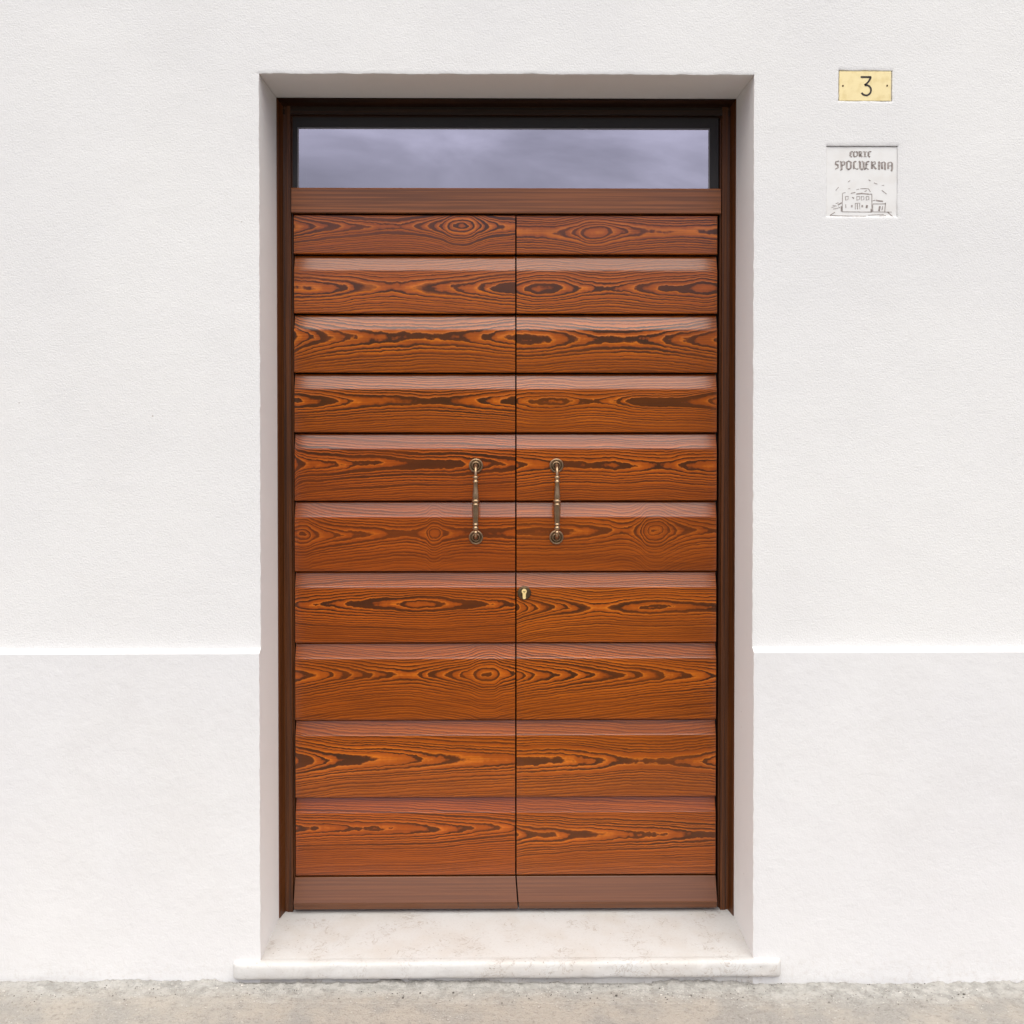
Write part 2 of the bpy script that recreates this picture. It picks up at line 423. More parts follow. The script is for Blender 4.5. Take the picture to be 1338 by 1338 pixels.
def wpos(x, z):
    """a front-surface vertex with slow waviness and worn arrises"""
    y = wy(z); dx = dz = 0.0
    y += .0012*n3(x*1.7, 3.1, z*1.7)+.0006*n3(x*9, 7.7, z*9)
    if abs(z-LEDGE_T) < 1e-6: dz += .0016*n3(x*7, 1, 2)
    if abs(z-LEDGE_B) < 1e-6: dz += .0014*n3(x*11, 5, 2)+.0008*n3(x*45, 5, 2)
    on = lambda v, a: abs(v-a) < 1e-6
    for k, (a, b, c, d) in enumerate(holes):
        am = (.0017, .0015, .0022)[k]
        if (on(x, a) or on(x, b)) and c-1e-6 <= z <= d+1e-6:
            dx += am*(n3(k+1.3, x*3, z*26)+.7*n3(k+1.3, x*3, z*80)); y += .0008
        if (on(z, d) or on(z, c)) and a-1e-6 <= x <= b+1e-6:
            dz += am*(n3(x*14, 4.2+k, z)+.8*n3(x*60, 4.2+k, z)); y += .0008
    if k == 0: pass
    return (x+dx, y, z+dz)
up = MB(); pL = MB(); pR = MB(); led = MB()
V = {}
def wp(i, j):
    if (i, j) not in V: V[(i, j)] = wpos(xs[i], zs[j])
    return V[(i, j)]
for j in range(len(zs)-1):
    zc = (zs[j]+zs[j+1])/2
    for i in range(len(xs)-1):
        xc = (xs[i]+xs[i+1])/2
        if inhole(xc, zc) is not None: continue
        tgt, mi = (up, 0) if zc > LEDGE_T else ((pL if xc < 0 else pR), 1 if zc > LEDGE_B else 0)
        if tgt is up: mi = 0
        tgt.face([wp(i, j), wp(i+1, j), wp(i+1, j+1), wp(i, j+1)], mi, smooth=True)
# returns of the openings
def ret(tgt, line, yend, axis, val, mi=0, flip=False):
    """strip from a jittered edge line back to depth yend, straightening on the way"""
    steps = [0, .004, .012, .06, .15, 1.0]
    rows = []
    for s in steps:
        row = []
        for p in line:
            x, y, z = p
            d = s*(yend-y) if s in (0, 1.0) else min(s, yend-y)
            k = max(0, 1-s/.02) if s < 1 else 0
            if axis == 'x': row.append((val+(x-val)*k, y+d, z))
            else: row.append((x, y+d, val+(z-val)*k))
        rows.append(row)
    # drop steps that overshoot the depth
    keep = [0]+[q for q in range(1, len(steps)-1) if steps[q] < (yend-line[0][1])*.9]+[len(steps)-1]
    rows = [rows[q] for q in keep]
    for a, b in zip(rows, rows[1:]):
        for q in range(len(a)-1):
            f = [a[q], a[q+1], b[q+1], b[q]]
            tgt.face(f[::-1] if flip else f, mi, smooth=True)
ix = lambda v: min(range(len(xs)), key=lambda k: abs(xs[k]-v))
iz = lambda v: min(range(len(zs)), key=lambda k: abs(zs[k]-v))
jl, jt = iz(LEDGE_T), iz(ZT)
rev = MB()
for X, fl in ((XL, False), (XR, True)):
    i = ix(X)
    ret(rev, [wp(i, j) for j in range(jl, jt+1)], YB, 'x', X, 0, not fl)
    ret(rev, [wp(i, j) for j in range(0, jl+1)], YB, 'x', X, 0, not fl)
ret(rev, [wp(i, jt) for i in range(ix(XL), ix(XR)+1)], YB, 'z', ZT, 0, True)
for (a, b, c, d), dep in ((PLAQ, .009), (NUMP, .008)):
    ia, ib, jc, jd = ix(a), ix(b), iz(c), iz(d)
    ret(up, [wp(ia, j) for j in range(jc, jd+1)], dep, 'x', a, 0, True)
    ret(up, [wp(ib, j) for j in range(jc, jd+1)], dep, 'x', b, 0, False)
    ret(up, [wp(i, jd) for i in range(ia, ib+1)], dep, 'z', d, 0, True)
    ret(up, [wp(i, jc) for i in range(ia, ib+1)], dep, 'z', c, 0, False)
    up.face([(a-.01, dep-.0005, c-.01), (b+.01, dep-.0005, c-.01), (b+.01, dep-.0005, d+.01), (a-.01, dep-.0005, d+.01)], 0)
# the wall's back, top and ends, and the dark room behind the transom window
up.face([(-5, 0, 5.6), (5, 0, 5.6), (5, .45, 5.6), (-5, .45, 5.6)])
up.face([(-5, 0, -.09), (-5, 0, 5.6), (-5, .45, 5.6), (-5, .45, -.09)]); up.face([(5, 0, -.09), (5, .45, -.09), (5, .45, 5.6), (5, 0, 5.6)])
for a, b, c, d in ((-5, XL, -.09, 5.6), (XR, 5, -.09, 5.6), (XL, XR, ZT, 5.6)):
    up.face([(a, .45, c), (a, .45, d), (b, .45, d), (b, .45, c)])
up.build('plaster_face', M_upper, wall, weld=True)
pL.build('plinth', [M_plinth, M_ledge], wall, org=(-1.2, 0, -.07), weld=True)
pR.build('plinth', [M_plinth, M_ledge], wall, org=(1.2, 0, -.07), weld=True)
rev.build('reveal', M_reveal, wall, weld=True)
rm = MB(); x0, x1, y0, y1, z0, z1 = -1.6, 1.6, .451, 3.4, -.09, 2.75
for f in ([(x0, y1, z0), (x1, y1, z0), (x1, y1, z1), (x0, y1, z1)], [(x0, y0, z0), (x0, y1, z0), (x0, y1, z1), (x0, y0, z1)],
          [(x1, y0, z0), (x1, y0, z1), (x1, y1, z1), (x1, y1, z0)], [(x0, y0, z1), (x0, y1, z1), (x1, y1, z1), (x1, y0, z1)],
          [(x0, y0, z0), (x1, y0, z0), (x1, y1, z0), (x0, y1, z0)]): rm.face(f)
for a, b, c, d in ((x0, XL, z0, z1), (XR, x1, z0, z1), (XL, XR, ZT, z1)): rm.face([(a, y0, c), (b, y0, c), (b, y0, d), (a, y0, d)])
for X in (XL, XR): rm.face([(X, YB, 0), (X, y0, 0), (X, y0, ZT), (X, YB, ZT)])
rm.face([(XL, YB, ZT), (XR, YB, ZT), (XR, y0, ZT), (XL, y0, ZT)])
rm.build('room', M_room, wall)

# ================================================================= STONE THRESHOLD
def thr():
    mb = MB(); R = .0265
    x0, x1 = -.7515, .769
    prof = [(-.012, -.0475)]
    sg = lambda v, e: math.copysign(abs(v)**e, v)
    for k in range(13):
        a = -math.pi/2+math.pi*k/12
        prof.append((-.020-.0170*sg(math.cos(a), .55), -.0230+.0235*sg(math.sin(a), .62)))
    prof += [(-.010, .0006), (.004, -.0045)]
    prof = [q for i, q in enumerate(prof) if i == 0 or q != prof[i-1]]
    def fx(x, y, z):
        e0 = (x-x0)/.030; e1 = (x1-x)/.010; e = min(e0, e1)
        k = 1.0 if e > 1 else math.sqrt(max(0, 1-(1-e)**2))*.4+.6
        if y < .0: y2 = -.012+(y+.012)*k; z2 = -.0255+(z+.0255)*(.78+.22*k)
        else: y2, z2 = y, z
        chip = -.0030*max(0, n3(x*21, 31+z*20, 5)-.32)/.4
        low = .0014*n3(x*3.0, 8, 0)+.0007*n3(x*14, 8, 0)
        q = 1 if y < -.02 else .25
        return (x, y2+q*(.0012*n3(x*9, y*30, z*30)+.0008*n3(x*50, y*50, z*50)-chip), z2+low+q*(.0010*n3(x*13, 4+y*20, z*20)+.0006*n3(x*60, 4+y*60, z*60)))
    prof = prof[::-1]
    mb.prism_x(prof, x0, x1, n=420, smooth=True, xfun=fx)
    n, q = 240, 26; vs = []
    for j in range(q+1):
        for i in range(n+1):
            x = XL-.003+(XR-XL+.006)*i/n
            p0 = fx(x, -.010, .0006); f = min(1, j/6)
            y = p0[1]+(.402-p0[1])*j/q
            vs.append((x, y, (1-f)*(p0[2]+.0001)+f*(.0008+.0009*n3(i*.12, j*.25, 3)+.0004*n3(i*.5, j*.9, 3))))
    mb.idx(vs, [(j*(n+1)+i, j*(n+1)+i+1, (j+1)*(n+1)+i+1, (j+1)*(n+1)+i) for j in range(q) for i in range(n)], 0, True)
    mb.box(XL-.004, XR+.004, -.0172, .41, -.08, -.006)
    return mb
th = thr().build('stone_threshold', M_stone, None, org=(0, 0, -.05))
tag(th, 'white stone threshold slab with a rounded nose at the foot of the wooden door', 'doorstep')

# ================================================================= DOOR
door = empty('double_door', (0.008, .264, 0), 'brown varnished wooden double door with horizontal boards in the white wall recess', 'door'); door['kind'] = 'thing'

frame = bpy.data.objects.new('door_frame', None); COL.objects.link(frame); frame.parent = door; frame.location = (0, 0, 0)
# jambs: a thin front lip, a splayed return, a flat face, then a dark rebate
def jamb(side):
    mb = MB()
    X = FL if side < 0 else FR; s = 1 if side < 0 else -1
    pr = [(0, YF), (.0030, YF), (.0110, YF+.040), (.0165, YF+.0405), (.0175, YF+.0370), (.0340, YF+.0370), (.0350, YF+.052), (.0385, YF+.052), (.0385, YF+.10), (0, YF+.10)]
    n = 150; m = len(pr); vs = []
    for k in range(n+1):
        z = .0015+(2.4612-.0015)*k/n
        for q, (dx, y) in enumerate(pr):
            j = .0014*n3(z*30, side*3, 1)+.0008*n3(z*110, side*3, 1) if q == 1 else 0
            vs.append((X+s*(dx+j)+s*.0005, y, z))
    fs = []
    for k in range(n):
        for i in range(m):
            f = (k*m+i, k*m+(i+1) % m, (k+1)*m+(i+1) % m, (k+1)*m+i); fs.append(f if s > 0 else f[::-1])
    mb.idx(vs, fs)
    mb.idx(vs[:m], [tuple(range(m))[::-s]])
    ob = mb.build('jamb', M_frame, frame, org=(X, YF, 0), recalc=True); return ob
jamb(-1); jamb(1)
hd = MB()
def fx(x, y, z):
    if y < YF+.002 and z < 2.46: z += .0012*n3(x*28, 2, 2)+.0007*n3(x*90, 2, 2)
    return (x, y, z)
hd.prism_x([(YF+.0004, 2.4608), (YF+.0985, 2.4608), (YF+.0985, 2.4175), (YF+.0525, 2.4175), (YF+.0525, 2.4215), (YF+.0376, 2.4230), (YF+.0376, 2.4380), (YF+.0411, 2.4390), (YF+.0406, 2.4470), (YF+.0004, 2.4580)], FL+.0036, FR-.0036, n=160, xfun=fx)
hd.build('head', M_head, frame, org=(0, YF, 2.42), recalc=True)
rl = MB()
rl.prism_x([(.2535, 2.1265), (.2520, 2.1285), (.2520, 2.1985), (.2545, 2.2015), (.295, 2.2045), (.33, 2.2045), (.33, 2.1265)], -.6420, .6560)
rl.build('transom_rail', M_rail, frame, org=(0, .252, 2.126), recalc=True)
# rebate behind the leaves
rb = MB()
rb.box(-.6700, -.6100, .300, .315, .012, 2.4175); rb.box(.6200, .6850, .300, .315, .012, 2.4175)
rb.box(-.6100, .6200, .300, .315, 2.08, 2.125)
rb.build('rebate', M_black, frame)

# transom window
tw = bpy.data.objects.new('transom_window', None); COL.objects.link(tw); tw.parent = door; tw.location = (0, 0, 0)
gx0, gx1, gz0, gz1 = -.6400, .6520, 2.2046, 2.4176
gk = MB()
def ring(mb, a, b, c, d, wl, wr, wb, wt, y0, y1):
    mb.box(a, a+wl, y0, y1, c, d); mb.box(b-wr, b, y0, y1, c, d)
    mb.box(a+wl, b-wr, y0, y1, d-wt, d)
    if wb > 0: mb.box(a+wl, b-wr, y0, y1, c, c+wb)
ring(gk, gx0, gx1, gz0, gz1, .0125, .026, 0, .0290, .271, .284)
gk.build('gasket', M_gasket, tw)
sp = MB()
ring(sp, gx0+.0126, gx1-.0261, gz0, gz1-.0291, .0035, .0035, 0, .0035, .2745, .284)
sp.build('spacer', M_spacer, tw)
gl = MB()
gl.box(gx0+.001, gx1-.001, .2772, .2832, gz0-.0001, gz1-.001)
gl.build('glass', M_glass, tw)

# ---- leaves
ROWS = [2.1232, 2.0018, 1.8219, 1.6425, 1.4607, 1.2528, 1.0375, .8194, .5831, .3453, .1056]
def zpx(v, a, b):   # grain centre as a fraction of the board height (0 top .. 1 bottom)
    return (v-a)/(b-a)
PY = [281, 333.5, 411, 488, 566, 655, 747, 840, 940.5, 1041.5, 1143]
# per board: grain centre row, [(column, ring offset)...], contrast, tint, heart
LEFT = [
 (297, [(384, 0), (400, .9), (430, 2), (460, 3), (515, 3.9), (545, 3.2), (575, 1.5), (605, -.9), (625, 1), (648, 3), (673, 3.6)], .92, -.5, .020),
 (376, [(385, .4), (440, 1.0), (480, 2.2), (510, 2.8), (540, 2.4), (580, 1.4), (620, .4), (650, -.6), (673, -1)], 1.0, -.35, .026),
 (440, [(385, -1), (400, .1), (430, 1.3), (480, 2.6), (530, 3.05), (600, 3), (640, 2.2), (673, 1.4)], 1.0, 0, .032),
 (524, [(385, 0), (420, .9), (455, 1.9), (520, 2.9), (560, 3.3), (600, 2.8), (640, 1.8), (673, .9)], .9, .15, .024),
 (606, [(386, -.6), (400, .8), (450, 1.6), (500, 2.2), (540, 2.9), (590, 3.2), (630, 3.9), (673, 4.6)], .92, .55, .024),
 (697, [(386, -1.2), (396, -1.4), (410, -.2), (430, .9), (480, 2.1), (535, 3.2), (556, 2.4), (567, .8), (580, 2), (610, 2.9), (673, 2.6)], .62, .55, .018),
 (789, [(386, 3), (400, 2.4), (440, 1.6), (500, .6), (560, -.3), (600, .6), (645, 1.6), (673, 2.2)], .85, .35, .022),
 (880, [(386, -.7), (420, .8), (450, 2.0), (505, 4.0), (535, 4.5), (560, 3.4), (590, 2), (610, 1), (640, -1.0), (655, .3), (673, 1.4)], .85, .2, .020),
 (991, [(386, -.7), (420, .8), (440, 1.6), (500, 2.5), (550, 3.4), (635, 4.5), (673, 5)], .9, .15, .024),
 (1080, [(386, 0), (430, .6), (490, 1.2), (540, 1.6), (590, 2.6), (625, 3.4), (650, 3.9), (673, 4.6)], .8, .5, .022)]
RIGHT = [
 (303, [(676, 2.5), (720, 2.4), (750, 1.2), (778, -.5), (800, .5), (835, 1.8), (870, 2.4), (935, 2.0)], .92, -.5, .022),
 (377, [(676, 1), (710, 0), (745, .9), (770, 1.8), (800, 2.2), (830, 1.4), (870, .3), (900, 0), (920, -.5), (935, 0)], 1.0, -.35, .022),
 (444, [(676, 0), (700, 0), (740, 1), (790, 2), (850, 1.8), (880, 1), (910, 0), (935, -1)], 1.0, 0, .030),
 (524, [(676, 2), (720, 1), (770, 2), (800, 1.5), (830, .4), (850, .2), (900, -.2), (935, -1.4)], .9, .1, .022),
 (608, [(676, 0), (720, 1), (760, 1.3), (800, 1), (830, 1.6), (870, 2), (900, 1), (935, .5)], .92, .3, .024),
 (694, [(676, 1), (740, 1), (790, 2), (815, 2.8), (835, 1.3), (856, -1.7), (875, 0), (900, 2), (935, 3)], .6, .25, .018),
 (793, [(676, -2), (700, 0), (730, 1.5), (760, 2.6), (780, 3.3), (820, 2.4), (850, 1.8), (895, 2.4), (935, 2.6)], .95, .05, .022),
 (882, [(676, -1), (705, .6), (735, 1.7), (765, 2.8), (800, 4.1), (840, 5.4), (890, 6.9), (935, 8.2)], .9, .05, .022),
 (993, [(676, .2), (740, .5), (780, 1.1), (820, 2.1), (850, 2.2), (900, 1.5), (935, .8)], .88, 0, .026),
 (1090, [(676, 0), (700, .9), (725, 1.1), (750, 1.9), (780, 2.4), (820, 3.0), (860, 3.2), (900, 3.9), (935, 4.4)], .85, .2, .024)]
BEV_H, BEV_D = .046, .017
def rnd_profile(zt, zb, bev):
    """board section (y, z, unrolled v from the top), front plane at YL; small round-overs"""
    P = []
    if bev:
        P = [(YL+BEV_D+.0005, zt-.0018), (YL+BEV_D-.0009, zt-.0024), (YL+BEV_D-.0018, zt-.0045), (YL+.0022, zt-BEV_H+.0035), (YL+.0006, zt-BEV_H), (YL, zt-BEV_H-.0035)]
    else:
        P = [(YL+.003, zt-.0012), (YL+.0008, zt-.0018), (YL, zt-.004)]
    P += [(YL, zb+.0060), (YL+.0006, zb+.0040), (YL+.0024, zb+.0026), (YL+.022, zb+.0022)]
    return P
def leaf(name, x0, x1, spec, px0, px1, side):
    mb = MB(); mats = []; L = x1-x0
    for r in range(10):
        zt, zb = ROWS[r], ROWS[r+1]
        cy, pts, con, tint, heart = spec[r]
        prof = rnd_profile(zt, zb, r > 0)
        d = [0.0]
        for a, b in zip(prof, prof[1:]): d.append(d[-1]+math.hypot(b[0]-a[0], b[1]-a[1]))
        off = zt-(zt-zb)*zpx(cy, PY[r], PY[r+1])          # height of the grain centre
        # unrolled v measured upwards from the grain centre, matched on the front face
        k0 = [k for k, p in enumerate(prof) if abs(p[0]-YL) < 1e-6][0]
        v = [(prof[k0][1]-off)+(d[k0]-d[k]) for k in range(len(prof))]
        mats.append(board_mat('larch_board', L, [((p-px0)/(px1-px0), h) for p, h in pts], 17.3*r+7.1*side+1.7, con, tint, .0072+.0010*((r*7+side*3) % 3-1), heart))
        sh = .0006*math.sin(r*2.3+side)
        for k in range(len(prof)-1):
            (y0, z0), (y1, z1) = prof[k], prof[k+1]
            mb.face([(x0, y1+sh, z1), (x1, y1+sh, z1), (x1, y0+sh, z0), (x0, y0+sh, z0)], r, [(0, v[k+1]), (L, v[k+1]), (L, v[k]), (0, v[k])], smooth=False)
        ends = [(y+sh, z) for y, z in prof]+[(YL+.022+sh, zt-.0018)]
        ev = v+[v[0]]
        mb.face([(x0, y, z) for y, z in ends][::-1], r, [(.0, a) for a in ev][::-1]); mb.face([(x1, y, z) for y, z in ends], r, [(L, a) for a in ev])
        mb.face([(x0, YL+BEV_D+sh if r else YL+.003+sh, zt-.0018), (x1, YL+BEV_D+sh if r else YL+.003+sh, zt-.0018), (x1, YL+.022+sh, zt-.0018), (x0, YL+.022+sh, zt-.0018)], r, [(0, v[0])]*4)
    mats.append(M_black)
    mb.box(x0+.001, x1-.001, YL+.0225, YL+.044, .012, ROWS[0]-.002, 10)
    ob = mb.build('door_leaf', mats, door, org=(x0, YL, .006), weld=False)
    # drip rail: weather bar with a sloping top face and a short upright lip
    dr = MB(); xa, xb = x0-(.001 if side == 0 else -.0002), x1+(.0005 if side == 0 else -.0005)
    prof = [(YL+.022, .0150), (YL+.022, .1040), (YL-.0005, .1040), (YL-.0016, .1030), (YL-.0285, .0385), (YL-.0285, .0360), (YL-.0215, .0162), (YL-.0205, .0150)]
    dr.prism_x(prof, xa, xb, xfun=lambda x, y, z: (x+(.0075*max(0, .1040-z)/.09 if abs(x-.0355) < .01 else 0), y, z))
    dr.build('drip_rail', M_drip, ob, org=(xa, YL, .005), recalc=True)
    return ob
leafL = leaf('door_leaf', -.6368, .0330, LEFT, 385, 673, 0)
leafR = leaf('door_leaf', .0376, .6473, RIGHT, 676, 936, 1)

# ---- pull handles
def handle(cx, zt, zb):
    root = bpy.data.objects.new('pull_handle', None); COL.objects.link(root); root.parent = door
    root.location = (cx-.008, 0, zb)
    for zc in (zt, zb):
        mb = MB()
        mb.lathe([(.0208, 0.0), (.0208, .0030), (.0195, .0036), (.0030, .0028)], cx, YL+.0004, zc, 'y', 40, 1)
        mb.lathe([(.0160, .002), (.0164, .0046), (.0178, .0058), (.0196, .0058), (.0212, .0044), (.0217, .0020), (.0217, .0)], cx, YL+.0004, zc, 'y', 48, caps=False)
        mb.lathe([(.0082, .002), (.0085, .0062), (.0096, .0074), (.0112, .0074), (.0126, .0058), (.0130, .002)], cx, YL+.0004, zc, 'y', 48, caps=False)
        mb.build('rosette', [M_bronze, M_darkbronze], root, org=(cx, YL, zc), recalc=True)
    g = MB(); yo = .040
    # upper swan neck, lower neck
    pts = [(cx, YL-.003, zt+.001), (cx, YL-.014, zt+.0012), (cx, YL-.026, zt-.001), (cx, YL-.035, zt-.008), (cx, YL-.0395, zt-.018), (cx, YL-yo, zt-.028), (cx, YL-yo, zt-.034)]
    g.tube(pts, [.0058, .0056, .0052, .0048, .0046, .0046, .0052])
    pts = [(cx, YL-.003, zb-.001), (cx, YL-.014, zb-.0008), (cx, YL-.026, zb+.003), (cx, YL-.035, zb+.008), (cx, YL-yo, zb+.016), (cx, YL-yo, zb+.024)]
    g.tube(pts, [.0060, .0060, .0058, .0056, .0058, .0062])
    top = zt-.028
    prof = [(.0030, 0), (.0048, -.0005), (.0066, -.003), (.0073, -.006), (.0066, -.0090), (.0046, -.0108), (.0042, -.0130), (.0058, -.0152), (.0072, -.0172), (.0072, -.0196), (.0056, -.0214),
            (.0052, -.024), (.0058, -.036), (.0068, -.052), (.0078, -.066), (.0076, -.070), (.0066, -.0715), (.0068, -.0725), (.0088, -.0745), (.0092, -.0775), (.0084, -.0805), (.0066, -.0820), (.0066, -.0838),
            (.0084, -.0855), (.0090, -.0880), (.0082, -.0905), (.0078, -.093), (.0080, -.102), (.0077, -.118), (.0068, -.134), (.0060, -.142), (.0058, -.1440), (.0072, -.1458), (.0076, -.1480), (.0062, -.1500), (.0050, -.1512), (.0050, -.1530),
            (.0066, -.1550), (.0074, -.1580), (.0068, -.1615), (.0050, -.1640), (.0030, -.1650)]
    prof = [(q*1.3, h) for q, h in prof]
    g.lathe(prof, cx, YL-yo, top, 'z', 28)
    g.build('grip', M_bronze, root, org=(cx, YL-yo, zb), recalc=True)
    return root
handle(-.0862, 1.3627, 1.1440)
handle(.1588, 1.3627, 1.1440)

# ---- lock
lk = MB(); lx, lz = .0606, .974
lk.lathe([(.0205, 0), (.0208, .0020), (.0190, .0045), (.0165, .0056), (.0150, .0048), (.0140, .0050)], lx, YL+.0004, lz, 'y', 40)
lko = lk.build('lock_rosette', M_darkbronze, door, org=(lx, YL, lz), recalc=True)
cy_ = MB()
pts = []
for k in range(15):
    a = math.radians(-50+280*k/14); pts.append((lx+.0078*math.cos(a), lz+.0055+.0078*math.sin(a)))
for k in range(7):
    a = math.radians(180+180*k/6); pts.append((lx+.0046*math.cos(a), lz-.0135+.0046*math.sin(a)))
n = len(pts)
vs = [(x, YL-.0052, z) for x, z in pts]+[(x, YL-.0085, z) for x, z in pts]
cy_.idx(vs, [tuple(range(n, 2*n))[::-1]]+[(k, (k+1) % n, n+(k+1) % n, n+k) for k in range(n)])
cyo = cy_.build('lock_cylinder', M_brasscyl, lko, org=(lx, YL-.0052, lz), recalc=True)
kh = MB(); kh.box(lx-.0040, lx+.0040, YL-.0088, YL-.0080, lz+.0048, lz+.0062); kh.box(lx-.0008, lx+.0008, YL-.0089, YL-.0081, lz+.0020, lz+.0046)
kh.build('keyhole', M_darkbronze, lko)

# ================================================================= SIGNS
def ribbon(mb, pts, wdt, y, closed=False, nib=None, th=.0006):
    """a brush stroke in the x-z plane as a thin raised strip; nib = (angle, min width) gives a broad-pen stroke"""
    P = [Vector((p[0], 0, p[1])) for p in pts]
    if closed: P = P+[P[0]]
    n = len(P); Lp = []; Rp = []
    for i, p in enumerate(P):
        d = (P[min(i+1, n-1)]-P[max(i-1, 0)]).normalized(); s = Vector((-d.z, 0, d.x))
        ww = wdt
        if nib: ww = wdt*max(nib[1], abs(s.x*math.cos(nib[0])+s.z*math.sin(nib[0])))
        Lp.append(p+s*ww/2); Rp.append(p-s*ww/2)
    for i in range(n-1):
        q = [Rp[i], Rp[i+1], Lp[i+1], Lp[i]]
        f = [(a.x, y, a.z) for a in q]; b = [(a.x, y+th, a.z) for a in q]
        mb.idx(f+b, [(0, 1, 2, 3), (0, 4, 5, 1), (1, 5, 6, 2), (2, 6, 7, 3), (3, 7, 4, 0)])

# --- house number
num = empty('house_number_plate', (1.004, .008, 2.39), 'small brass plate with black number 3 on the white wall above the stone plaque', 'house number')
pm = MB()
pn = []
x0, x1, z0, z1 = NUMP[0]+.0012, NUMP[1]-.0035, NUMP[2]+.001, NUMP[3]-.0022
pm.box(x0, x1, -.0006, .0074, z0, z1)
pm.build('plate', M_plate, num, org=(1.004, 0, 2.39), bevel=.0006)
def q2w(u, v, ox, oy, sc, Y=0):   # plate drawing units -> metres on the wall plane
    return u, v
cx, cz = 1.0042, 2.4325
nm = MB(); R = .0105
s_ = .0001125*1.0     # metres per drawing unit of the numeral sketch
def Pn(u, v): return (1.0045+(u-677)*.0001585, 2.4325-(v-440)*.0001585)
ribbon(nm, [Pn(585, 288), Pn(772, 288)], .0054, -.0012)
ribbon(nm, [Pn(765, 290), Pn(735, 350), Pn(700, 395), Pn(655, 428)], .0050, -.0012)
arc = [Pn(655, 428), Pn(700, 432)]+[Pn(680+88*math.sin(math.radians(a)), 517-90*math.cos(math.radians(a))) for a in range(25, 249, 12)]
ribbon(nm, arc, .0050, -.0012)
nm.build('numeral', M_ink, num)
for sx_, sz_ in ((.9405, 2.4322), (1.0640, 2.4332)):
    sc = MB(); sc.lathe([(.0026, 0), (.0026, .0008), (.0018, .0014)], sx_, -.0005, sz_, 'y', 16); sc.build('screw', M_darkbronze, num, org=(sx_, 0, sz_), recalc=True)

# --- engraved stone plaque
plq = empty('stone_name_plaque', (.9955, .008, 2.07), 'square pale stone plaque with gothic lettering and a small farmhouse drawing beside the door', 'plaque')
pb = MB(); a, b, c, d = PLAQ
pb.box(a+.0004, b-.0004, .0035, .0088, c+.0002, d-.0010)
def plaque_mat():
    m, t, p = mat('plaque_stone'); g = t.node('ShaderNodeTexCoord').outputs['Object']
    t.put(p.inputs['Base Color'], t.mix(t.rng(t.noise(g, 25, 3), .4, .7, 0, 1), C4((.80, .80, .79)), C4((.76, .75, .73))))
    p.inputs['Roughness'].default_value = .6; t.put(p.inputs['Normal'], t.bump(t.noise(g, 160, 2), .1, .001)); return m
pb.build('slab', plaque_mat(), plq, org=(.9955, 0, 2.07), bevel=.0008)
# drawing units: 1 u = zoomed sketch unit (11.15 per photo pixel)
SX = (b-a)/(1155-118.0); SZ = (d-c)/(1160-118.0)
def Q(u, v): return (a+(u-118)*SX, d-(v-118)*SZ)
YQ = .0030
tx = MB(); NIB = (math.radians(10), .38)
def st(mb, pts, wu, nib=NIB): ribbon(mb, [Q(*p) for p in pts], wu*SX, YQ, nib=nib)
LW = 30
# CORTE
for s in ([(492, 190), (470, 205), (468, 258), (492, 275)], [(492, 190), (500, 205)], [(478, 232), (496, 226)],
          [(535, 192), (518, 208), (518, 255), (538, 275)], [(556, 190), (572, 208), (572, 252), (540, 275)], [(530, 205), (552, 196)],
          [(600, 192), (606, 272)], [(600, 195), (630, 198), (634, 222), (606, 234)], [(612, 234), (642, 274)],
          [(650, 202), (666, 194), (716, 198)], [(684, 200), (682, 262), (665, 274)], [(682, 268), (706, 270)],
          [(760, 188), (732, 205), (730, 255), (756, 276)], [(760, 188), (764, 204)], [(734, 232), (758, 226)]): st(tx, s, 26)
# SPOLVERINA
for s in ([(296, 335), (258, 345), (255, 382), (290, 396), (292, 432), (250, 456)], [(285, 332), (300, 345)],
          [(318, 340), (340, 352), (344, 462), (322, 472)], [(344, 352), (372, 336), (386, 352), (384, 388), (350, 402)],
          [(446, 332), (418, 350), (418, 436), (448, 462)], [(440, 330), (478, 352), (478, 434), (444, 464)],
          [(540, 336), (520, 352), (522, 440)], [(512, 450), (536, 438), (572, 458), (582, 440)], [(540, 336), (552, 350)],
          [(596, 336), (612, 356), (614, 436), (640, 464)], [(636, 338), (664, 352), (664, 436), (640, 464)],
          [(730, 336), (704, 352), (700, 430), (676, 462)], [(692, 392), (732, 380)], [(690, 446), (712, 444), (736, 458)], [(730, 336), (740, 350)],
          [(770, 342), (786, 352), (786, 450)], [(790, 350), (830, 344), (836, 372), (792, 396)], [(800, 396), (842, 452), (852, 440)],
          [(882, 340), (890, 356), (888, 462)],
          [(926, 352), (934, 452)], [(930, 356), (962, 344), (976, 362), (974, 452), (986, 462)],
          [(1030, 352), (1020, 372), (1022, 452)], [(1028, 356), (1062, 348), (1078, 368), (1080, 452), (1068, 484)], [(1026, 408), (1076, 400)]): st(tx, s, 30)
tx.build('lettering', M_engrave, plq)
dw = MB()
def ln(*p, w=9): st(dw, p, w, None)
ln((358, 812), (356, 1085), w=9); ln((786, 820), (788, 1085), w=11); ln((356, 1085), (770, 1088)); ln((360, 810), (400, 800), w=8); ln((480, 812), (545, 798), w=12)
ln((560, 822), (640, 812), (745, 824), w=18); ln((745, 824), (790, 822)); ln((620, 742), (735, 742), w=9); ln((735, 742), (765, 790), w=9); ln((560, 760), (600, 748), w=7); ln((440, 745), (470, 740), w=7); ln((680, 785), (712, 768), w=11)
for x in (420, 585, 650, 722):   # upper windows
    ln((x-20, 860), (x+20, 856), (x+22, 900), (x-16, 914), (x-20, 860), w=9)
ln((500, 870), (515, 880), w=12); ln((518, 872), (520, 892), w=18)
